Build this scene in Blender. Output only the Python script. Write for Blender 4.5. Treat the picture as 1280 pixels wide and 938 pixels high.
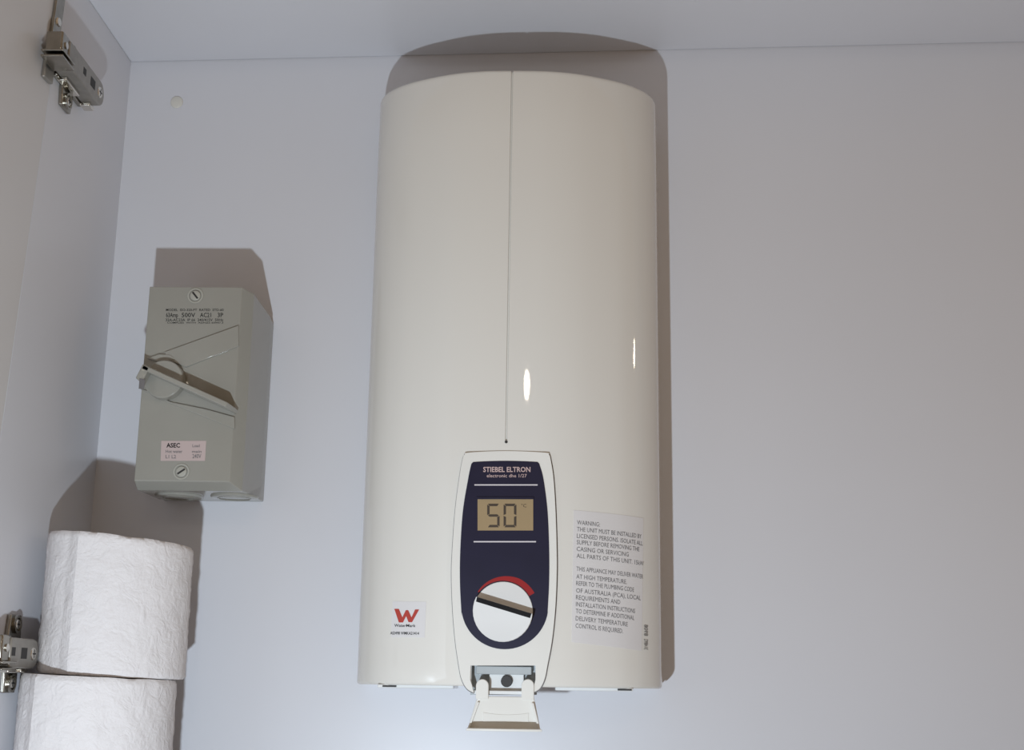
import bpy, bmesh, math, random
from mathutils import Vector, Matrix, noise

scene = bpy.context.scene
for o in list(bpy.data.objects):
    bpy.data.objects.remove(o, do_unlink=True)
COL = scene.collection

# ------------------------------------------------------------------ camera
F, CX, CY, DIST = 1660.0, 640.0, 469.0, 1.05
dy = Vector((690 - CX, 855 - CY, F)).normalized()
up = Vector((0, -1, 0)); up = (up - dy * up.dot(dy)).normalized()
rt = dy.cross(up)
if rt.x < 0: rt = -rt
ROLL = 0.008
r2 = rt * math.cos(ROLL) - up * math.sin(ROLL)
u2 = rt * math.sin(ROLL) + up * math.cos(ROLL)
ROWS = [Vector((r2[i], dy[i], u2[i])) for i in range(3)]      # camera axes (right, down, forward) in world
CAM = Vector((0, -DIST, 0))

def ray(px, py):
    return ROWS[0] * (px - CX) + ROWS[1] * (py - CY) + ROWS[2] * F
def at(px, py, h):                      # point at distance h in front of the back wall
    d = ray(px, py); return CAM + d * ((DIST - h) / d.y)
def onx(px, py, x):                     # point on the plane x = const
    d = ray(px, py); return CAM + d * (x / d.x)

cam_d = bpy.data.cameras.new('camera'); cam = bpy.data.objects.new('camera', cam_d); COL.objects.link(cam)
cam_d.sensor_width = 36; cam_d.lens = F / 1280 * 36; cam_d.clip_start = 0.01
X, Y, Z = ROWS[0], -ROWS[1], -ROWS[2]
cam.matrix_world = Matrix(((X.x, Y.x, Z.x, CAM.x), (X.y, Y.y, Z.y, CAM.y), (X.z, Y.z, Z.z, CAM.z), (0, 0, 0, 1)))
scene.camera = cam

# ------------------------------------------------------------------ light
w = bpy.data.worlds.new('world'); scene.world = w; w.use_nodes = True
w.node_tree.nodes['Background'].inputs[0].default_value = (1.0, 0.75, 0.54, 1)
w.node_tree.nodes['Background'].inputs[1].default_value = 0.28

def lamp(name, loc, radius, power, color):
    d = bpy.data.lights.new(name, 'POINT'); d.energy = power; d.color = color; d.shadow_soft_size = radius
    o = bpy.data.objects.new(name, d); o.location = loc; COL.objects.link(o); return o
lamp('hand_torch', (-0.130, -0.72, -0.185), 0.008, 14.5, (0.77, 0.885, 1.0))
lamp('room_lamp_behind', (0.05, -2.05, 0.65), 0.031, 3.0, (1.0, 0.88, 0.70))
lamp('room_lamp_right', (1.35, -0.30, 0.57), 0.026, 1.2, (1.0, 0.80, 0.58))

scene.view_settings.view_transform = 'Standard'; scene.view_settings.look = 'None'
scene.view_settings.gamma = 1.0; scene.view_settings.use_curve_mapping = False
scene.view_settings.exposure = 0.0

# ------------------------------------------------------------------ materials
def mat(name, col, rough=0.5, metal=0.0, var=0.03, scale=40, bump=0.0, bscale=300, spec=0.5):
    m = bpy.data.materials.new(name); m.use_nodes = True; n = m.node_tree.nodes; l = m.node_tree.links
    b = n['Principled BSDF']; b.inputs['Roughness'].default_value = rough; b.inputs['Metallic'].default_value = metal
    b.inputs['Specular IOR Level'].default_value = spec
    tc = n.new('ShaderNodeTexCoord'); nz = n.new('ShaderNodeTexNoise'); nz.inputs['Scale'].default_value = scale
    nz.inputs['Detail'].default_value = 3
    l.new(tc.outputs['Object'], nz.inputs['Vector'])
    rp = n.new('ShaderNodeValToRGB')
    lo = [c * (1 - var) for c in col]; hi = [min(1, c * (1 + var)) for c in col]
    rp.color_ramp.elements[0].color = (*lo, 1); rp.color_ramp.elements[1].color = (*hi, 1)
    rp.color_ramp.elements[0].position = .3; rp.color_ramp.elements[1].position = .7
    l.new(nz.outputs['Fac'], rp.inputs[0]); l.new(rp.outputs[0], b.inputs['Base Color'])
    if bump:
        n2 = n.new('ShaderNodeTexNoise'); n2.inputs['Scale'].default_value = bscale
        l.new(tc.outputs['Object'], n2.inputs['Vector'])
        bp = n.new('ShaderNodeBump'); bp.inputs['Strength'].default_value = bump; bp.inputs['Distance'].default_value = 0.001
        l.new(n2.outputs['Fac'], bp.inputs['Height']); l.new(bp.outputs[0], b.inputs['Normal'])
    return m
M = {}
M['laminate'] = mat('white_laminate', (0.66, 0.66, 0.69), 0.36, var=0.01, scale=6)
M['cover'] = mat('cream_enamel', (0.745, 0.722, 0.67), 0.028, var=0.006, scale=8)
M['cover_white'] = mat('white_plastic', (0.78, 0.79, 0.78), 0.16, var=0.01)
M['bezel'] = mat('bezel_plastic', (0.76, 0.745, 0.70), 0.18, var=0.01)
M['navy'] = mat('navy_panel', (0.014, 0.013, 0.034), 0.35, var=0.06, spec=0.25)
M['lcd'] = mat('lcd_tan', (0.34, 0.25, 0.14), 0.25, var=0.03)
M['ink'] = mat('dark_ink', (0.014, 0.013, 0.014), 0.7, var=0.1, spec=0.1)
M['ink_brown'] = mat('lcd_segment', (0.045, 0.028, 0.015), 0.5, var=0.1)
M['ink_grey'] = mat('grey_print', (0.16, 0.15, 0.15), 0.6, var=0.1)
M['red'] = mat('red_print', (0.30, 0.016, 0.016), 0.5, var=0.05, spec=0.2)
M['wm_red'] = mat('watermark_red', (0.45, 0.05, 0.035), 0.5, var=0.05)
M['pale'] = mat('pale_print', (0.62, 0.58, 0.60), 0.5, var=0.02)
M['pinkpale'] = mat('rose_print', (0.55, 0.40, 0.38), 0.5, var=0.05)
M['paper_label'] = mat('paper_label', (0.715, 0.695, 0.69), 0.45, var=0.01)
M['pink_label'] = mat('pink_label', (0.50, 0.40, 0.38), 0.5, var=0.02)
M['iso'] = mat('beige_grey_plastic', (0.30, 0.29, 0.255), 0.09, var=0.015)
M['iso_screw'] = mat('plastic_screw', (0.40, 0.39, 0.34), 0.3, var=0.02)
M['steel'] = mat('nickel_steel', (0.36, 0.34, 0.30), 0.24, 1.0, var=0.12, scale=120)
M['steel_matt'] = mat('zinc_cast', (0.36, 0.34, 0.31), 0.45, 0.8, var=0.08, scale=150)
M['chrome'] = mat('bright_screw', (0.75, 0.72, 0.66), 0.14, 1.0, var=0.05)
M['dark'] = mat('dark_gap', (0.025, 0.023, 0.022), 0.6, var=0.1)
M['grey_plastic'] = mat('grey_plastic', (0.42, 0.45, 0.46), 0.25, var=0.03)
M['knob'] = mat('knob_white', (0.70, 0.69, 0.67), 0.45, var=0.01, spec=0.15)
M['core'] = mat('cardboard', (0.40, 0.31, 0.22), 0.9, var=0.05)
M['cap'] = mat('cream_cap', (0.66, 0.64, 0.58), 0.35, var=0.02)
M['door'] = mat('door_laminate', (0.60, 0.58, 0.57), 0.30, var=0.01, scale=6)
def paper_mat():
    m = mat('tissue_paper', (0.71, 0.68, 0.675), 0.95, var=0.015, scale=60)
    n = m.node_tree.nodes; l = m.node_tree.links; b = n['Principled BSDF']
    b.inputs['Specular IOR Level'].default_value = 0.15
    tc = n.new('ShaderNodeTexCoord')
    a = n.new('ShaderNodeTexNoise'); a.inputs['Scale'].default_value = 520; a.inputs['Detail'].default_value = 4
    v = n.new('ShaderNodeTexNoise'); v.inputs['Scale'].default_value = 95; v.inputs['Detail'].default_value = 2; v.inputs['Distortion'].default_value = 2.5
    for t in (a, v): l.new(tc.outputs['Object'], t.inputs['Vector'])
    ad = n.new('ShaderNodeMath'); ad.operation = 'MULTIPLY_ADD'; ad.inputs[1].default_value = 0.35
    l.new(a.outputs['Fac'], ad.inputs[0]); l.new(v.outputs['Fac'], ad.inputs[2])
    bp = n.new('ShaderNodeBump'); bp.inputs['Strength'].default_value = 0.42; bp.inputs['Distance'].default_value = 0.002
    l.new(ad.outputs[0], bp.inputs['Height']); l.new(bp.outputs[0], b.inputs['Normal'])
    return m
M['tissue'] = paper_mat()

# ------------------------------------------------------------------ helpers
def link_mesh(name, verts, faces, m, parent=None, smooth=False, bevel=0, angle=35):
    me = bpy.data.meshes.new(name); me.from_pydata([tuple(v) for v in verts], [], faces)
    bm = bmesh.new(); bm.from_mesh(me); bmesh.ops.recalc_face_normals(bm, faces=bm.faces); bm.to_mesh(me); bm.free()
    me.materials.append(m)
    o = bpy.data.objects.new(name, me); COL.objects.link(o)
    if parent:
        o.parent = parent
        if parent.location.length: me.transform(Matrix.Translation(-parent.location))
        g = parent.parent
        # sub-parts: verts are written in world space, the grandparent holds the offset
        if g is not None: me.transform(Matrix.Translation(-g.location))
    if smooth:
        for p in me.polygons: p.use_smooth = True
        try: me.set_sharp_from_angle(angle=math.radians(angle))
        except Exception: pass
    if bevel:
        b = o.modifiers.new('bevel', 'BEVEL'); b.width = bevel; b.segments = 2; b.limit_method = 'ANGLE'; b.angle_limit = math.radians(40)
        for p in me.polygons: p.use_smooth = True
        try: me.set_sharp_from_angle(angle=math.radians(75))
        except Exception: pass
    return o

class G:                                 # small mesh gatherer
    def __init__(s): s.v = []; s.f = []
    def add(s, v, f):
        k = len(s.v); s.v += [Vector(p) for p in v]; s.f += [tuple(i + k for i in q) for q in f]; return s
    def box(s, a, b):
        x0, y0, z0 = a; x1, y1, z1 = b
        return s.add([(x0,y0,z0),(x1,y0,z0),(x1,y1,z0),(x0,y1,z0),(x0,y0,z1),(x1,y0,z1),(x1,y1,z1),(x0,y1,z1)],
                     [(0,3,2,1),(4,5,6,7),(0,1,5,4),(1,2,6,5),(2,3,7,6),(3,0,4,7)])
    def prism(s, base, off):             # polygon of 3D points extruded by vector off
        n = len(base); off = Vector(off)
        v = [Vector(p) for p in base] + [Vector(p) + off for p in base]
        return s.add(v, [tuple(range(n))[::-1], tuple(range(n, 2*n))] + [(i, (i+1) % n, n+(i+1) % n, n+i) for i in range(n)])
    def disc(s, c, axis, r, t, n=24, r2=None):
        c = Vector(c); ax = Vector(axis).normalized()
        a = ax.orthogonal().normalized(); b = ax.cross(a)
        if r2 is None: r2 = r
        lo = [c + (a*math.cos(q) + b*math.sin(q))*r for q in [2*math.pi*i/n for i in range(n)]]
        hi = [c + ax*t + (a*math.cos(q) + b*math.sin(q))*r2 for q in [2*math.pi*i/n for i in range(n)]]
        return s.add(lo+hi, [tuple(range(n))[::-1], tuple(range(n, 2*n))] + [(i, (i+1) % n, n+(i+1) % n, n+i) for i in range(n)])
    def ring(s, c, axis, r0, r1, t, n=28):
        c = Vector(c); ax = Vector(axis).normalized(); a = ax.orthogonal().normalized(); b = ax.cross(a)
        v = []
        for k, (r, h) in enumerate(((r0,0),(r1,0),(r1,t),(r0,t))):
            v += [c + ax*h + (a*math.cos(2*math.pi*i/n) + b*math.sin(2*math.pi*i/n))*r for i in range(n)]
        f = [(k*n+i, k*n+(i+1) % n, ((k+1) % 4)*n+(i+1) % n, ((k+1) % 4)*n+i) for k in range(4) for i in range(n)]
        return s.add(v, f)
    def build(s, name, m, parent=None, **k): return link_mesh(name, s.v, s.f, m, parent, **k)

def thing(name, label, cat, loc, group=None):
    o = bpy.data.objects.new(name, None); o.location = loc; o.empty_display_size = 0.02; COL.objects.link(o)
    o['label'] = label; o['category'] = cat
    if group: o['group'] = group
    return o
def struct(o, label=None):
    o['kind'] = 'structure'
    if label: o['label'] = label
    return o

def text2d(body, bold=0.0):              # mesh outline of a line of text, x in 0..1, y in cap heights
    cu = bpy.data.curves.new('t', 'FONT'); cu.body = body; cu.resolution_u = 2; cu.offset = bold
    o = bpy.data.objects.new('t', cu); COL.objects.link(o)
    dg = bpy.context.evaluated_depsgraph_get(); me = bpy.data.meshes.new_from_object(o.evaluated_get(dg))
    vs = [(v.co.x, v.co.y) for v in me.vertices]; fs = [tuple(p.vertices) for p in me.polygons]
    bpy.data.objects.remove(o); bpy.data.curves.remove(cu); bpy.data.meshes.remove(me)
    x0 = min(v[0] for v in vs); x1 = max(v[0] for v in vs)
    return [((x-x0)/(x1-x0), y/0.7) for x, y in vs], fs

# ------------------------------------------------------------------ the cupboard
XW = -0.369; XR = 0.90
def ceil_z(x): return 0.5288 + 0.0245 * x
def front_y(z): return -0.166 - (0.405 - z) * 0.088
ZF = -0.1075
g = G(); g.box((XW-0.018, 0, ZF-0.018), (XR+0.018, 0.016, 0.60))
struct(g.build('wall_back', M['laminate']))
g = G()
za, zb = ZF-0.018, 0.60
g.add([(XW,0,za),(XW,front_y(za),za),(XW,front_y(zb),zb),(XW,0,zb),(XW-.016,0,za),(XW-.016,front_y(za),za),(XW-.016,front_y(zb),zb),(XW-.016,0,zb)],
      [(0,1,2,3),(7,6,5,4),(0,4,5,1),(1,5,6,2),(2,6,7,3),(3,7,4,0)])
struct(g.build('wall_left', M['laminate']))
g = G(); g.box((XR, -0.19, ZF-0.018), (XR+0.018, 0, 0.60)); struct(g.build('wall_right', M['laminate']))
g = G(); a, b = XW, XR
g.add([(a,-.0007,ceil_z(a)),(b,-.0007,ceil_z(b)),(b,-.172,ceil_z(b)),(a,-.156,ceil_z(a)),(a,0,ceil_z(a)+.016),(b,0,ceil_z(b)+.016),(b,-.172,ceil_z(b)+.016),(a,-.156,ceil_z(a)+.016)],
      [(0,1,2,3),(7,6,5,4),(0,4,5,1),(1,5,6,2),(2,6,7,3),(3,7,4,0)])
struct(g.build('ceiling', M['laminate'], bevel=0.0006))
g = G(); g.box((XW, -0.20, ZF-0.016), (XR, 0, ZF)); struct(g.build('floor', M['laminate']))

# the open door, hinged at the front edge of the left side
PHI = math.radians(4); dd = Vector((-math.sin(PHI), -math.cos(PHI), 0)); dn = Vector((math.cos(PHI), -math.sin(PHI), 0))
def door_pt(s, z, n=0.0):                # s along the door from the hinge side, n out of its inner face
    return Vector((XW+0.0004, front_y(z) - 0.0006, z)) + dd*s + dn*n
g = G(); v = []
for n in (0, -0.018):
    for s, z in ((0, za), (0.40, za), (0.40, zb), (0, zb)): v.append(door_pt(s, z, n))
g.add(v, [(0,1,2,3),(7,6,5,4),(0,4,5,1),(1,5,6,2),(2,6,7,3),(3,7,4,0)])
struct(g.build('door_1', M['door'], bevel=0.0008))

# ------------------------------------------------------------------ water heater
HX, HW, HC = -0.0320, 0.1143, 0.102
ZT, ZB = 0.4634, -0.0025
HALF = [(0,0),(.014,.0002),(.027,.0011),(.043,.0041),(.058,.0090),(.0785,.0184),(.0905,.0262),(.099,.0336),(.1055,.0415),(.1105,.0510),(.1132,.0630),(.1143,.0760),(.1140,.0840)]
def cat(p0, p1, p2, p3, t):
    return tuple(0.5*((2*b) + (-a+c)*t + (2*a-5*b+4*c-d)*t*t + (-a+3*b-3*c+d)*t**3) for a, b, c, d in zip(p0, p1, p2, p3))
full = [(-x, d) for x, d in HALF[::-1]] + HALF[1:]
SP = []
for i in range(len(full)-1):
    p0 = full[max(i-1, 0)]; p3 = full[min(i+2, len(full)-1)]
    for k in range(8): SP.append(cat(p0, full[i], full[i+1], p3, k/8))
SP.append(full[-1])
AL = [0.0]
for a, b in zip(SP, SP[1:]): AL.append(AL[-1] + math.dist(a, b))
mid = AL[len(AL)//2]; AL = [a - mid for a in AL]      # arc length from the centre
def prof(s):                             # local (x, h, nx, nh) at arc length s
    s = max(AL[0], min(AL[-1]-1e-9, s)); lo = 0; hi = len(AL)-1
    while hi - lo > 1:
        m = (lo+hi)//2
        if AL[m] <= s: lo = m
        else: hi = m
    t = (s-AL[lo])/max(1e-9, AL[lo+1]-AL[lo])
    x = SP[lo][0]*(1-t) + SP[lo+1][0]*t; d = SP[lo][1]*(1-t) + SP[lo+1][1]*t
    def tan(k):
        k0, k1 = max(0, k-1), min(len(SP)-1, k+1); return Vector((SP[k1][0]-SP[k0][0], SP[k1][1]-SP[k0][1])).normalized()
    tg = tan(lo).lerp(tan(lo+1), t).normalized()
    return x, HC-d, -tg.y*-1, tg.x       # normal: (d', x') pointing out (x, h)
def surf(s, z, off=0.0):
    x, h, nx, nh = prof(s); return Vector((HX + x + nx*off, -(h + nh*off), z))
def px_s(px, py):                        # pixel -> (arc length, z) on the cover
    h = HC
    for _ in range(30):
        p = at(px, py, h); xl = max(-HW+1e-4, min(HW-1e-4, p.x - HX))
        k = max(1, next((i for i in range(len(SP)) if SP[i][0] >= xl), len(SP)-1))
        t = (xl-SP[k-1][0])/max(1e-9, SP[k][0]-SP[k-1][0])
        hn = HC - SP[k-1][1]*(1-t) - SP[k][1]*t; h = 0.5*h + 0.5*hn
    return AL[k-1]*(1-t) + AL[k]*t, at(px, py, h).z

heater = thing('water_heater', 'tall cream electric water heater with bowed front, navy control panel and open bottom flap', 'water heater', (HX, -0.05, ZB))
SEAM = px_s(636.5, 320)[0]
bay_l, bay_r = px_s(588.5, 845)[0], px_s(669.5, 845)[0]; BAYT = at(630, 831, HC).z; SEAMB = at(632, 551, HC).z
cols = sorted([AL[0] + (AL[-1]-AL[0])*i/96 for i in range(97)] + [bay_l, bay_r])
cols = [c for c in cols if abs(c-SEAM) > 0.0012]
sq = [SEAM-.0008, SEAM-.00035, SEAM+.00035, SEAM+.0008]; cols = sorted(cols + sq)
rows = [(ZB, .0015), (ZB+.0007, .0004), (ZB+.002, 0), (BAYT, 0), (.05, 0), (.1, 0), (SEAMB, 0), (SEAMB+.0012, 0)] + \
       [(SEAMB + .0012 + (ZT-.004-SEAMB-.0012)*i/6, 0) for i in range(1, 7)] + [(ZT-.002, .0004), (ZT-.0007, .0012), (ZT, .003)]
vv, ff = [], []
for z, inset in rows:
    for c in cols:
        off = -inset
        if z > SEAMB + .001 and abs(c-SEAM) < .0005: off -= .0022
        p = surf(c, z, off); vv.append(p)
nc = len(cols)
for r in range(len(rows)-1):
    for c in range(nc-1):
        if rows[r+1][0] <= BAYT+1e-6 and cols[c] >= bay_l-1e-6 and cols[c+1] <= bay_r+1e-6: continue
        ff.append((r*nc+c, r*nc+c+1, (r+1)*nc+c+1, (r+1)*nc+c))
ff.append(tuple((len(rows)-1)*nc + c for c in range(nc)))      # top
link_mesh('cover', vv, ff, M['cover'], heater, smooth=True, angle=50)
# underside: plate set just inside the cover rim, with front notch for the flap bay
und = [surf(AL[0] + (AL[-1]-AL[0])*i/60, 0, -.0035) for i in range(61)]
g = G(); pl = []
for p in und:
    if at(588, 845, .1).x - .002 < p.x < at(670, 845, .1).x + .002 and p.y < -.08: continue
    pl.append(Vector((p.x, p.y, ZB+.0004)))
# notch corners
li = max(i for i, p in enumerate(pl) if p.x < at(588, 845, .1).x)
xa, xb = at(588, 845, .1).x - .002, at(670, 845, .1).x + .002
pl = pl[:li+1] + [Vector((xa, -.0995, ZB+.0004)), Vector((xa, -.0805, ZB+.0004)), Vector((xb, -.0805, ZB+.0004)), Vector((xb, -.0995, ZB+.0004))] + pl[li+1:]
g.prism(pl, (0, 0, .003)); g.build('underside', M['cover_white'], heater)
# low moulded feet of the underside, seen as a thin pale strip below the cover
for x0, x1 in ((470, 566), (694, 792)):
    a0, a1 = at(x0, 862, .085).x, at(x1, 862, .085).x
    g = G(); g.box((a0, -.078, ZB-.0022), (a1, -.030, ZB+.0004)); g.build('underside_rib', M['cover_white'], heater, bevel=.0008)
    s0 = at(478 if x0 < 600 else 772, 862, .078).x
    g = G(); g.box((s0, -.0786, ZB-.0016), (s0+.010, -.0778, ZB-.0004)); g.build('vent_slot', M['dark'], heater)
# rear bracket against the wall
g = G(); g.box((HX-.1128, -.034, ZB+.001), (HX+.1128, 0, ZT-.004)); g.build('back_case', M['cover_white'], heater)
# small round hole at the foot of the seam
p = surf(SEAM, SEAMB-.001, .0002); g = G(); g.disc(p, (0, -1, 0), .0011, .0002, 12); g.build('seam_hole', M['dark'], heater)

# --- control panel
def poly_px(pts, h): return [at(x, y, h) for x, y in pts]
def smooth_closed(pts, k=6):
    n = len(pts); out = []
    for i in range(n):
        for j in range(k): out.append(cat(pts[i-1], pts[i], pts[(i+1) % n], pts[(i+2) % n], j/k))
    return out
def open_spline(pts, k=6):
    out = []
    for i in range(len(pts)-1):
        for j in range(k): out.append(cat(pts[max(0, i-1)], pts[i], pts[i+1], pts[min(len(pts)-1, i+2)], j/k))
    return out + [pts[-1]]
HB = HC + .0012
bez = open_spline([(593,866.5),(584,861),(577.5,849),(574,832),(569.5,800),(566.3,760),(565,720),(566,690),(569.5,640),(574.5,600),(578.5,577),(581,570.5),(587,567.5),(632,565.5),(681,567.5),(686.5,570.5),(688.5,577),(692,600),(694.5,640),(696,690),(696,720),(694.3,760),(690.3,800),(684.5,832),(681,849),(675,861),(666,866.5)])
bez += [(667.5,858),(669.5,850),(669.5,832.5),(589,832.5),(588.5,850),(591,858)]
g = G(); g.prism(poly_px(bez, HB-.006), (0, -.006, 0))
bz = g.build('bezel', M['bezel'], heater, bevel=.0008)
# dark joint line round the bezel
og = [(631 + (x-631)*1.016, 706 + (y-706)*1.008) for x, y in bez[:-6]]
gap = []
def joint(pts_o, pts_i):
    v = []; f = []
    for o_, i_ in zip(pts_o, pts_i):
        for q in (o_, i_):
            s, z = px_s(*q); v.append(surf(s, z, .0005))
    for k in range(len(pts_o)-1): f.append((2*k, 2*k+1, 2*k+3, 2*k+2))
    return v, f
v, f = joint(og, [(631 + (x-631)*.99, 706 + (y-706)*.995) for x, y in bez[:-6]])
link_mesh('joint_line', v, f, M['ink_grey'], heater)
nav = open_spline([(577,770),(575,730),(575.3,690),(578.5,640),(585,600),(588.5,583),(590.5,579),(596,577.6),(632,576.5),(668,577.6),(673,579),(675,583),(679.5,600),(684.5,640),(686.5,690),(686.3,730),(684.5,765)])
nav += [(631 + 54.3*math.cos(a), 758 + 54*math.sin(a)) for a in [math.radians(8 + 164*i/30) for i in range(31)]]
g = G(); g.prism(poly_px(nav, HB), (0, -.0004, 0)); g.build('navy_panel', M['navy'], heater)
HN = HB + .0004
def bar_px(g, x0, y0, x1, y1, h, t=.0002): g.prism(poly_px([(x0,y0),(x1,y0),(x1,y1),(x0,y1)], h), (0, -t, 0))
for y, x0, x1 in ((606.5, 593, 672), (677.5, 592, 670)):
    g = G(); g.prism(poly_px([(x0,y-.8),(x1,y-.8),(x1,y+.8),(x0,y+.8)], HN), (0, -.00015, 0)); g.build('rule_line', M['pale'], heater)
# display
g = G(); bar_px(g, 597, 624.5, 666.5, 663.5, HN, .0003); lcd = g.build('display', M['lcd'], heater)
g = G(); bar_px(g, 596, 621.5, 667.5, 624.5, HN, .0010); g.build('display_lip', M['navy'], heater, bevel=.0002)
HL = HN + .0003
def seg_digit(g, x0, y0, x1, y1, segs, t=3.0):
    ym = (y0+y1)/2; sl = -1.0
    S = {'a': [(x0+1,y0),(x1-1,y0),(x1-t,y0+t),(x0+t,y0+t)], 'd': [(x0+t,y1-t),(x1-t,y1-t),(x1-1,y1),(x0+1,y1)],
         'g': [(x0+t,ym-t/2),(x1-t,ym-t/2),(x1-1,ym),(x1-t,ym+t/2),(x0+t,ym+t/2),(x0+1,ym)],
         'f': [(x0,y0+1),(x0+t,y0+t),(x0+t,ym-t*.6),(x0,ym-.6)], 'e': [(x0,ym+.6),(x0+t,ym+t*.6),(x0+t,y1-t),(x0,y1-1)],
         'b': [(x1-t,y0+t),(x1,y0+1),(x1,ym-.6),(x1-t,ym-t*.6)], 'c': [(x1-t,ym+t*.6),(x1,ym+.6),(x1,y1-1),(x1-t,y1-t)]}
    for s in segs:
        g.prism(poly_px(S[s], HL), (0, -.00012, 0))
g = G(); seg_digit(g, 609, 630, 624.5, 659.5, 'afgcd'); g.build('digit_five', M['ink_brown'], heater)
g = G(); seg_digit(g, 629.5, 630, 645.5, 659.5, 'abcdef'); g.build('digit_zero', M['ink_brown'], heater)
def text_px(name, body, x0, x1, ybase, cap, h, m, parent, bold=0.0, t=.00015):
    vs, fs = text2d(body, bold)
    return link_mesh(name, [at(x0 + (x1-x0)*u, ybase - v*cap, h) + Vector((0, -t, 0)) for u, v in vs], fs, m, parent)
text_px('degree_mark', '\u00b0C', 651.5, 658, 634.5, 4.2, HL, M['ink_brown'], heater)
text_px('brand_lettering', 'STIEBEL ELTRON', 604, 663, 590.2, 6.2, HN, M['pinkpale'], heater, bold=.02)
text_px('model_lettering', 'electronic dhe 1/27', 608.5, 658.5, 597.0, 4.2, HN, M['pinkpale'], heater, bold=.006)
# red crescent round the knob
KX, KY = 628.5, 764.5
g = G(); pts = []
for i in range(25):
    a = math.radians(-142 + 112*i/24); pts.append((KX + 38.2*math.cos(a), KY + 38.2*math.sin(a)))
for i in range(25)[::-1]:
    a = math.radians(-142 + 112*i/24); r = 38.6 + 7.2*min(1, .15 + i/20); pts.append((KX + r*math.cos(a), KY + r*math.sin(a)))
g.prism(poly_px(pts, HN), (0, -.00015, 0)); g.build('red_scale', M['red'], heater)
# knob: lower half a wedge rising to a straight ridge, upper half lower and flat
kc = at(KX, KY, HN + .006); KR = 36.2/F*(DIST-HN-.006)*1.02
ang = math.radians(-16)
e1 = Vector((math.cos(ang), 0, math.sin(ang))); e2 = Vector((-math.sin(ang), 0, math.cos(ang)))
kb = Vector((kc.x, -HN, kc.z))
RV = .0042                                # ridge sits this far above the centre line
def half(sgn):
    a0 = math.asin(RV/KR); n = 22
    if sgn > 0: A = [a0 + (math.pi-2*a0)*i/n for i in range(n+1)]
    else: A = [math.pi-a0 + (math.pi+2*a0)*i/n for i in range(n+1)]
    return [(KR*math.cos(a), KR*math.sin(a)) for a in A]
def kpt(q, h): return kb + e1*q[0] + e2*q[1] + Vector((0, -h, 0))
knob_o = None
lo_p = half(-1); up_p = half(1)
g = G(); n = len(lo_p)
def lowh(v): return .0030 + .0080*(v + KR)/(RV + KR)
v = [kpt(q, 0) for q in lo_p] + [kpt(q, lowh(q[1])) for q in lo_p]
g.add(v, [tuple(range(n))[::-1], tuple(range(n, 2*n))] + [(i, (i+1) % n, n+(i+1) % n, n+i) for i in range(n)])
n = len(up_p); v = [kpt(q, 0) for q in up_p] + [kpt(q, .0012) for q in up_p]
g.add(v, [tuple(range(n))[::-1], tuple(range(n, 2*n))] + [(i, (i+1) % n, n+(i+1) % n, n+i) for i in range(n)])
knob_o = g.build('temperature_knob', M['knob'], heater, bevel=.0004)
g = G(); xe = math.sqrt(KR*KR-RV*RV)*.97
q = [(-xe, RV-.0001), (xe, RV-.0001), (xe*.99, RV-.0034), (-xe*.99, RV-.0034)]
g.prism([kpt(a, lowh(a[1])+.00003) for a in q], (0, -.00015, 0)); g.build('pointer_stripe', M['ink'], knob_o)

# --- flap bay and open flap
HBK = .086
g = G(); bar_px(g, 588, 829, 671, 869, HBK, .002)
g.build('bay_back', M['grey_plastic'], heater)
bl, br = at(589, 845, HC).x, at(669.5, 845, HC).x; zt = BAYT
g = G(); g.box((bl-.0012, -HC+.001, ZB), (bl, -HBK, zt)); g.box((br, -HC+.001, ZB), (br+.0012, -HBK, zt)); g.box((bl-.0012, -HC+.001, zt), (br+.0012, -HBK, zt+.0012))
g.build('bay_wall', M['cover_white'], heater)
g = G(); g.box((bl+.003, -.0975, zt-.0068), (br-.003, -.088, zt-.0012)); g.build('bay_crossbar', M['grey_plastic'], heater, bevel=.0006)
g = G(); bar_px(g, 612, 843, 655, 865, .0885, .005); g.build('bay_block', M['cover_white'], heater, bevel=.0006)
g = G(); c = at(633.5, 852, .0935); g.disc(c, (0, -1, 0), .0041, .003, 20); sc = g.build('bay_plug', M['dark'], heater, bevel=.0004)
g = G(); z0 = at(630, 868.5, .1).z; g.box((bl+.001, -.1005, z0), (br-.001, -.088, z0+.0025)); g.build('bay_sill', M['cover_white'], heater, bevel=.0005)
flap_y = .1035
LIPD = .017
zl = at(630, 914.6, flap_y+LIPD).z
zf0, zf1 = at(630, 871, flap_y).z, zl + .0008
tl, tr = at(597, 870, flap_y).x, at(667.5, 870, flap_y).x; fl, fr = at(584.5, 912, flap_y).x, at(675.5, 912, flap_y).x
g = G(); g.prism([(tl,-flap_y,zf0),(tr,-flap_y,zf0),(fr,-flap_y-.001,zf1),(fl,-flap_y-.001,zf1)], (0, .0022, 0))
flap = g.build('flap', M['bezel'], heater, bevel=.0006)
for sx, xt, xbm in ((1, tl, fl), (-1, tr, fr)):
    g = G(); g.prism([(xt,-flap_y,zf0-.004),(xt+sx*.0016,-flap_y,zf0-.004),(xbm+sx*.0016,-flap_y-.001,zf1),(xbm,-flap_y-.001,zf1)], (0, -.0035, 0))
    g.build('flap_rim', M['bezel'], flap, bevel=.0004)
ll, lr = at(582.5, 913, flap_y+LIPD).x, at(677.5, 913, flap_y+LIPD).x
g = G(); v = []
for i in range(13):
    t = i/12; xx = ll + (lr-ll)*t; bow = .0022*(1-(2*t-1)**2)
    v.append((xx, -flap_y-LIPD-bow, zl)) 
front = v; back = [(fl + (fr-fl)*i/12, -flap_y+.001, zl) for i in range(13)][::-1]
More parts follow.
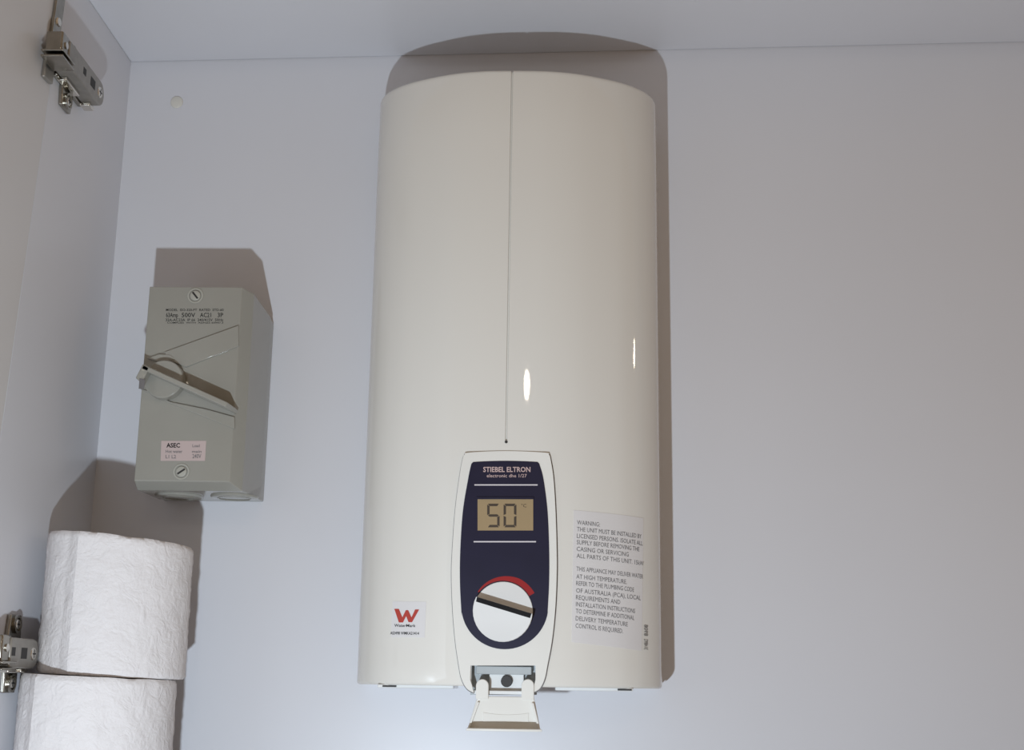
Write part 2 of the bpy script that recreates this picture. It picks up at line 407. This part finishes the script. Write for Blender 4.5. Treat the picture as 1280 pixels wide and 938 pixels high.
g.prism(front + back, (0, 0, .0016)); g.build('flap_lip', M['bezel'], flap, bevel=.0004)
# ridge step across the plate
zm = at(630, 891, flap_y).z
g = G(); g.prism([(at(604,890,.104).x + (at(661,890,.104).x-at(604,890,.104).x)*i/10, -flap_y, zm - .0014*(1-(i/5-1)**2)) for i in range(11)] +
                 [(at(661,890,.104).x, -flap_y-.0004, at(630, 903.5, flap_y).z), (at(604,890,.104).x, -flap_y-.0004, at(630, 903.5, flap_y).z)], (0, -.0009, 0)); g.build('flap_step', M['bezel'], flap, bevel=.0003)
for xc in (603.5, 660):
    g = G(); c = at(xc, 857.5, .0975); r = .0044
    out = [(c.x + r*math.cos(a), c.y, c.z + r*math.sin(a)) for a in [math.pi*i/12 for i in range(13)]]
    out += [(c.x - r, c.y, zf0-.002), (c.x + r, c.y, zf0-.002)]
    g.prism(out, (0, -.0072, 0)); g.build('flap_hinge', M['bezel'], flap, bevel=.0005)

# --- printed labels wrapped on the cover
def quad_surf(c00, c10, c01, c11):       # pixel corners: bottom-left, bottom-right, top-left, top-right
    A = [px_s(*c) for c in (c00, c10, c01, c11)]
    def fn(u, v, off):
        s = (A[0][0]*(1-u) + A[1][0]*u)*(1-v) + (A[2][0]*(1-u) + A[3][0]*u)*v
        z = (A[0][1]*(1-u) + A[1][1]*u)*(1-v) + (A[2][1]*(1-u) + A[3][1]*u)*v
        return surf(s, z, off)
    return fn
def sheet(name, fn, m, parent, nu=14, nv=2, off=.00025):
    v = [fn(i/nu, j/nv, off) for j in range(nv+1) for i in range(nu+1)]
    v += [fn(i/nu, j/nv, -.0001) for j in range(nv+1) for i in range(nu+1)]
    N = (nu+1)*(nv+1); f = []
    for j in range(nv):
        for i in range(nu):
            k = j*(nu+1)+i; f.append((k, k+1, k+nu+2, k+nu+1)); f.append((N+k, N+k+nu+1, N+k+nu+2, N+k+1))
    for i in range(nu):
        f.append((i, N+i, N+i+1, i+1)); k = nv*(nu+1)+i; f.append((k, k+1, N+k+1, N+k))
    for j in range(nv):
        k = j*(nu+1); f.append((k, k+nu+1, N+k+nu+1, N+k)); k += nu; f.append((k, N+k, N+k+nu+1, k+nu+1))
    return link_mesh(name, v, f, m, parent, smooth=True)
def text_on(name, fn, lines, m, parent, bold=.004, off=.00042):
    V, Fc = [], []
    for body, u0, u1, v0, cap in lines:
        vs, fs = text2d(body, bold); k = len(V)
        V += [fn(u0 + (u1-u0)*u, v0 + v*cap, off) for u, v in vs]; Fc += [tuple(i+k for i in q) for q in fs]
    return link_mesh(name, V, Fc, m, parent)
wl = quad_surf((714.5, 803), (802, 814), (717, 638), (804, 648))
lab = sheet('warning_label', wl, M['paper_label'], heater)
def ln(body, x1, y, cap=5.6):            # text line from the label's left margin to pixel x1 at height y
    v = 1 - (y - 638)/165.0 + 0.0
    return (body, .045, (x1-717)/87.0, v, cap/168)
L1 = [('WARNING:', 747, 656), ('THE UNIT MUST BE INSTALLED BY', 801, 664.5), ('LICENSED PERSONS. ISOLATE ALL', 803, 673), ('SUPPLY BEFORE REMOVING THE', 798, 681), ('CASING OR SERVICING', 783, 689.5),
      ('ALL PARTS OF THIS UNIT. 15kW', 805, 698), ('THIS APPLIANCE MAY DELIVER WATER', 804, 714.5), ('AT HIGH TEMPERATURE.', 781, 724), ('REFER TO THE PLUMBING CODE', 791, 732.5), ('OF AUSTRALIA (PCA), LOCAL', 801, 741.5),
      ('REQUIREMENTS AND', 773, 750), ('INSTALLATION INSTRUCTIONS', 793, 758.5), ('TO DETERMINE IF ADDITIONAL', 792, 767), ('DELIVERY TEMPERATURE', 783, 776), ('CONTROL IS REQUIRED.', 777, 785)]
text_on('warning_lettering', wl, [ln(b, x, y) for b, x, y in L1], M['ink_grey'], heater, bold=0.0)
vt = quad_surf((804, 812), (804, 781), (810.5, 813), (810.5, 782))
# sideways number along the label's edge, reads upward
text_on('side_lettering', lambda u, v, o: vt(u, 1-(1-v), o), [('314892', 0, .42, .1, .75), ('8908', .55, 1, .1, .75)], M['ink_grey'], heater, bold=0.0)
wq = quad_surf((489, 797), (531, 797.5), (491, 752), (533, 752.5))
sheet('approval_label', wq, M['paper_label'], heater, nu=6)
def wpoly(pts): return [( (x-490)/42.5, 1-(y-752)/45) for x, y in pts]
Wm = [(493,761.5),(499,761.5),(504,772),(508,763),(511,763),(515.5,772),(519.5,762),(524.5,762),(516.5,778),(512,778),(508.8,770.5),(505,778.5),(499.8,778.5)]
V = [wq(u, v, .00045) for u, v in wpoly(Wm)]
link_mesh('approval_emblem', V, [(0,1,2,11,12),(2,3,10,11),(3,4,10),(4,5,9,10),(5,6,7,8,9)], M['wm_red'], heater)
text_on('approval_lettering', wq, [('WaterMark', (494-490)/42.5, (521-490)/42.5, 1-(784-752)/45, 3.6/45), ('AS3498 WMKA21414', (489-490)/42.5, (525.5-490)/42.5, 1-(793.5-752)/45, 3.6/45)], M['ink'], heater, bold=.012)

# ------------------------------------------------------------------ isolator switch
HI = .077; HS = .067
fTL, fTR, fBL, fBR = at(187, 358, HI), at(301.6, 358, HI), at(167.5, 602, HI), at(288, 602, HI)
ix0 = (fTL.x + fBL.x)/2; ix1 = (fTR.x + fBR.x)/2; iz1 = (fTL.z + fTR.z)/2; iz0 = (fBL.z + fBR.z)/2
bx1 = at(343, 403, 0).x; bz0 = at(331, 630, 0).z
iso = thing('isolator_switch', 'grey beige wall isolator switch box with rotary lever, above the toilet rolls', 'switch', ((ix0+ix1)/2, 0, (iz0+iz1)/2))
def ip(px, py, h=HI): return at(px, py, h)
lx0, lx1 = ix0, bx1; lz0, lz1 = bz0+.001, iz1
g = G()                                   # base box
zb1 = at(343, 403, 0).z
g.box((lx0+.0010, -.012, lz0+.0004), (lx1-.0004, 0, zb1-.0006)); g.build('base', M['iso'], iso, bevel=.001)
g = G()                                   # lid with chamfers right and below
rr_ = at(317.4, 367.5, HS); rb_ = at(303, 614.5, HS); rx1 = (rr_.x + rb_.x)/2; lb_ = at(175, 617, HS)
v = [(lx0,-.0115,lz0),(lx1,-.0115,lz0),(lx1,-.0115,zb1),(lx0,-.0115,zb1),
     (lx0,-HS,rb_.z),(rx1,-HS,rb_.z),(rx1,-HS,rr_.z),(lx0,-HS,iz1-.0012),
     (ix0,-HI,iz0),(ix1,-HI,iz0),(ix1,-HI,iz1-.0004),(ix0,-HI,iz1-.0004)]
g.add(v, [(3,2,1,0),(0,1,5,4),(1,2,6,5),(2,3,7,6),(3,0,4,7),(4,5,9,8),(5,6,10,9),(6,7,11,10),(7,4,8,11),(8,9,10,11)])
lid = g.build('lid', M['iso'], iso, bevel=.0006)
for p in lid.data.polygons: p.use_smooth = False
for (sx, sy) in ((244.5, 370), (227, 590)):   # lid screws: a ringed well and a slotted head
    c = ip(sx, sy, HI)
    g = G(); g.ring(c, (0,-1,0), (.0050), .0060, .0008, 24); g.build('screw_well', M['iso_screw'], lid, smooth=True)
    g = G(); g.disc(c, (0,-1,0), .0042, .0014, 20, .0038); s_ = g.build('lid_screw', M['iso_screw'], iso, bevel=.0003)
    g = G(); a = math.radians(-50 if sy < 400 else 35); e = Vector((math.cos(a), 0, math.sin(a))); q = Vector((-e.z, 0, e.x)); cc = c + Vector((0, -.00142, 0))
    g.prism([cc-e*.0033-q*.0007, cc+e*.0033-q*.0007, cc+e*.0033+q*.0007, cc-e*.0033+q*.0007], (0, -.0001, 0)); g.build('screw_slot', M['dark'], s_)
# V-shaped raised guides on the lid
for pts in ([(206,441),(299,407.5),(299,433.5),(233,460),(213,452)], [(176,487),(186,489),(214,503),(258,512),(294,522),(294,537),(213,505)]):
    g = G(); g.prism(poly_px(pts, HI-.0005), (0, -.0022, 0)); g.build('lever_guide', M['iso'], iso, bevel=.0005)
g = G(); g.prism(poly_px([(184,449),(200,443),(214,444),(222,450),(205,456)], HI-.0005), (0, -.0026, 0)); g.build('guide_boss', M['iso'], iso, bevel=.0009)
# rotary lever: round hub with a tall fin across it
hc = ip(208, 477, HI); hub = G(); hub.disc(hc, (0,-1,0), .0150, .0085, 40, .0146)
hubo = hub.build('lever_hub', M['iso'], iso, bevel=.0008)
HFN = HI + .0205
p0, p1 = ip(177.5, 458.5, HFN), ip(283, 506, HFN); ax = (p1-p0).normalized(); nq = Vector((-ax.z, 0, ax.x))
if nq.z < 0: nq = -nq
p1b = p1 + ax*.0
th = .0019
g = G(); sl = Vector((0, .0150, 0))
v = []
for q in (nq*th, nq*-th):
    v += [p0+q, p1+q, p1+ax*.004+q+Vector((0,.0200,0)), p0+q+Vector((0,.0200,0))]
g.add(v, [(0,1,2,3),(7,6,5,4),(0,4,5,1),(1,5,6,2),(2,6,7,3),(3,7,4,0)])
fin = g.build('lever', M['iso'], iso, bevel=.0007)
g = G(); q0 = p0 - ax*.0005; g.prism([q0+nq*.002, q0+ax*.006+nq*.0015, q0+ax*.006-nq*.0115, q0-nq*.0095], (0, .009, 0)); g.build('lever_end', M['iso'], fin, bevel=.0006)
g = G(); q0 = ip(174.5, 473, HFN+.0001); g.prism([q0, q0+Vector((.0042,0,-.001)), q0+Vector((.0040,0,-.0085)), q0+Vector((0,0,-.0080))], (0, -.0003, 0)); g.build('padlock_hole', M['ink_grey'], fin)
# knockouts on the underside
for px_ in (222, 292):
    x = at(px_, 628, .038).x
    g = G(); g.disc((x, -.036, lz0), (0,0,-1), .0185, .0018, 32, .0178); k = g.build('conduit_knockout', M['iso'], iso, bevel=.0004)
    g = G(); g.ring((x, -.036, lz0-.0018), (0,0,-1), .012, .0128, .0005, 28); g.build('knockout_ring', M['iso'], k)
# printing
def text_iso(name, lines, m, parent, h, bold=.01):
    V, Fc = [], []
    for body, x0, x1, yb, cap in lines:
        vs, fs = text2d(body, bold); k = len(V)
        V += [at(x0 + (x1-x0)*u, yb - v*cap, h) for u, v in vs]; Fc += [tuple(i+k for i in q) for q in fs]
    return link_mesh(name, V, Fc, m, parent)
text_iso('rating_lettering', [('MODEL  ISO-320-PT  RATED  STD-60', 207.5, 279.5, 389, 3.0), ('63Amp', 207.5, 222.5, 396.6, 5.4), ('500V', 227, 244, 396.6, 5.4), ('AC21', 250, 264, 396.6, 5.4), ('3P', 272, 279, 396.6, 5.4),
          ('32A-AC23A  IP 66  240/415V  50Hz', 207, 279, 401.6, 3.2), ('COMPLIES  WITH  AS/NZS 60947.3', 209, 279, 404.6, 2.0)], M['ink'], iso, HI+.0001)
g = G(); g.prism(poly_px([(202,551.5),(258,551.5),(256.5,576.5),(201,576.5)], HI-.0003), (0, -.0006, 0)); g.build('pink_label', M['pink_label'], iso)
text_iso('label_lettering', [('ASEC', 208, 225, 559.6, 5.4)], M['ink'], iso, HI+.00045, .025)
text_iso('small_lettering', [('Load', 240.5, 249.5, 559.2, 3.6), ('Hot water', 207, 228, 566.4, 3.8), ('main', 240, 252, 566.2, 3.2), ('L1 L2', 207, 220, 573.2, 4.4), ('240V', 240.5, 251.5, 573, 5.2)], M['ink_grey'], iso, HI+.00045, .012)

# ------------------------------------------------------------------ toilet rolls
def roll(label, cx, cy, r, z0, z1, sh0, sh1, seam_deg, seed, group):
    t = thing('toilet_roll', label, 'toilet roll', (cx, cy, z0), group)
    random.seed(seed); N = 200; K = 44; rc = .021
    def rad(a):                          # a measured from the loose edge, going right round
        return r + .0002*math.sin(3*a+seed) - .0008*(a/(2*math.pi)) + .0030*math.exp(-a/.45) + .0028*max(0, 1 - (2*math.pi-a)/.20)
    vv, ff = [], []
    lev = [(i/K) for i in range(K+1)]
    a0 = math.radians(seam_deg)
    for q in lev:
        for i in range(N+1):
            a = 2*math.pi*i/N; th_ = a0 + a; rr = rad(a)
            edge = min(q, 1-q)*(z1-z0); rr -= .0016*max(0, 1-edge/.0022)**2
            zz = z0 + (z1-z0)*q
            n1 = noise.noise(Vector((th_*6, q*9, seed*3.1))); n2 = noise.noise(Vector((th_*15, q*24, seed*7.7)))
            rr += .0005*n1 + .00045*max(0, n2-.1)*2
            x = math.cos(th_)*rr; y = math.sin(th_)*rr
            zz += (sh0*(1-q) + sh1*q)*x + (.0006*noise.noise(Vector((th_*3, 4+q, seed))) if q > .98 else 0)
            vv.append((cx+x, cy+y, zz))
    W = N+1
    for k in range(K):
        for i in range(N): ff.append((k*W+i, k*W+i+1, (k+1)*W+i+1, (k+1)*W+i))
        ff.append((k*W+N, k*W, (k+1)*W, (k+1)*W+N))
    for top in (0, 1):
        k0 = len(vv)
        for i in range(N+1):
            th_ = a0 + 2*math.pi*i/N; x = math.cos(th_)*rc; y = math.sin(th_)*rc
            vv.append((cx+x, cy+y, (z1 if top else z0) + (sh1 if top else sh0)*x - (.0 if top else 0)))
        o = K*W if top else 0
        for i in range(N): ff.append((o+i, o+i+1, k0+i+1, k0+i))
        if top: kt = k0
        else: kb_ = k0
    for i in range(N): ff.append((kb_+i, kb_+i+1, kt+i+1, kt+i))
    link_mesh('paper', vv, ff, M['tissue'], t, smooth=True, angle=50)
    g = G(); g.ring((cx, cy, z0+.003), (0,0,1), .0195, .0208, z1-z0-.006, 32); g.build('cardboard_core', M['core'], t, smooth=True)
    return t
UC = -.102; h_ = -UC
xl, xr = at(63.5, 690, h_).x, at(239.5, 690, h_).x
ux, ur = (xl+xr)/2, (xr-xl)/2*.995
uz0 = at(140, 845.5, h_+.02).z; uz1 = at(150, 676, h_).z
lh = .110
xl, xr = XW + .0012, at(216, 880, lh).x
lxc, lr_ = (xl+xr)/2, (xr-xl)/2
# the lower roll's sloping top carries the upper one
SLO = -.035
dz = SLO*(ux-lxc)
roll('upper white toilet roll resting on another roll, loose edge at left', ux, UC, ur, uz0, uz1, SLO, -.085, -104, 3, 'white toilet rolls in the stack')
roll('lower white toilet roll cut off by the bottom edge of the photo', lxc, -lh, lr_, ZF, uz0 - dz - .0006, 0, SLO, -118, 8, 'white toilet rolls in the stack')

# ------------------------------------------------------------------ door hinges
def hinge(label, yc, zc, tip):
    # x out of the side panel, y towards the back, z up; built about the plate centre
    t = thing('cabinet_hinge', label, 'hinge', (XW, yc, zc), 'concealed hinges of the open door')
    B = Vector((XW, yc, zc))
    def P(x, y, z): return B + Vector((x, y, z))
    def bx(g, a, b): g.box(P(*a), P(*b)); return g
    g = G(); bx(g, (0, -.026, -.0105), (.0042, min(.030, tip-.004), .0105))
    pts = [P(0, -.009, -.026), P(0, .009, -.026), P(0, .011, -.012), P(0, .011, .012), P(0, .009, .026), P(0, -.009, .026), P(0, -.011, .012), P(0, -.011, -.012)]
    g.prism(pts, (.0032, 0, 0)); plate = g.build('mounting_plate', M['steel'], t, bevel=.0008)
    for s in (-1, 1):
        g = G(); g.ring(P(.0032, 0, s*.0195), (1,0,0), .0046, .0062, .0018, 22); g.build('screw_collar', M['steel'], plate, smooth=True)
        g = G(); g.disc(P(.0032, 0, s*.0195), (1,0,0), .0044, .0018, 18, .0030); sc = g.build('plate_screw', M['chrome'], t, bevel=.0003)
        g = G(); bx(g, (.00505, -.0024, s*.0195-.0005), (.0052, .0024, s*.0195+.0005)); bx(g, (.00505, -.0005, s*.0195-.0024), (.0052, .0005, s*.0195+.0024)); g.build('screw_cross', M['dark'], sc)
    # arm: channel with rounded rear end
    g = G(); hw = .0098; n = 8; ring_ = [(-.040, -hw), (tip-.009, -hw)] + [(tip-.009 + .009*math.sin(math.pi*i/n), -hw*math.cos(math.pi*i/n)) for i in range(1, n)] + [(tip-.009, hw), (-.040, hw)]
    g.prism([P(.0045, y, z) for y, z in ring_], (.0130, 0, 0)); arm = g.build('arm', M['steel_matt'], t, bevel=.0011)
    XT = .0175
    for (y0, y1, z0, z1) in ((tip-.047, tip-.041, -.002, .0035), (tip-.031, tip-.021, -.0036, .0036)):
        g = G(); bx(g, (XT-.0002, y0, z0), (XT+.00012, y1, z1)); g.build('arm_slot', M['dark'], arm)
    for y in (tip-.010, ):
        g = G(); g.disc(P(XT-.0006, y, 0), (1,0,0), .0048, .0013, 18, .0040); sc = g.build('arm_screw', M['chrome'], t, bevel=.0003)
        g = G(); bx(g, (XT+.0006, y-.0028, -.0005), (XT+.0008, y+.0028, .0005)); bx(g, (XT+.0006, y-.0005, -.0028), (XT+.0008, y+.0005, .0028)); g.build('screw_cross', M['dark'], sc)
    g = G(); bx(g, (.004, tip-.014, -.0125), (.012, tip-.003, -.0098)); bx(g, (.003, -.022, -.0128), (.010, .006, -.0100)); g.build('adjuster_catch', M['chrome'], t, bevel=.0007)
    # knuckle links between arm and cup
    g = G(); bx(g, (.004, -.052, -.0060), (.0165, -.038, .0112)); g.build('knuckle', M['steel'], t, bevel=.0012)
    g = G(); g.disc(P(.0165, -.045, .003), (1,0,0), .0026, .0009, 14); g.build('knuckle_pin', M['chrome'], t)
    for zz in (-.0115, -.0072):
        g = G(); bx(g, (.004, -.058, zz), (.020, -.034, zz+.0016)); g.build('link', M['steel'], t, bevel=.0004)
    # cup and flange on the door
    g = G()
    def D(s, z, n): return door_pt(s, zc+z, n)
    pts = [D(.0008, .000, .0002), D(.0135, .000, .0002), D(.0135, .058, .0002), D(.0008, .058, .0002)]
    g.prism(pts, dn*.0024); cup = g.build('cup_flange', M['steel'], t, bevel=.0005)
    g = G(); pts = [D(.003, -.020, .0002), D(.017, -.020, .0002), D(.017, -.0005, .0002), D(.003, -.0005, .0002)]
    g.prism(pts, dn*.0030); g.build('cup', M['steel_matt'], t, bevel=.0008)
    g = G(); g.disc(D(.007, .030, .0025), dn, .0036, .0012, 16, .003); g.build('cup_screw', M['chrome'], t)
    return t
hinge('upper steel cabinet hinge near the ceiling, arm pointing to the back wall', -.139, .4385, .036)
hinge('lower steel cabinet hinge beside the stacked toilet rolls', -.139, .0145, .0085)

# ------------------------------------------------------------------ screw cap on the back wall
cpt = at(221, 128, 0)
cap = thing('screw_cap', 'small round cream screw cover cap on the back wall', 'screw cap', cpt)
g = G(); g.disc(cpt, (0,-1,0), .0056, .0012, 28, .0050); g.build('cap_disc', M['cap'], cap, bevel=.0003)
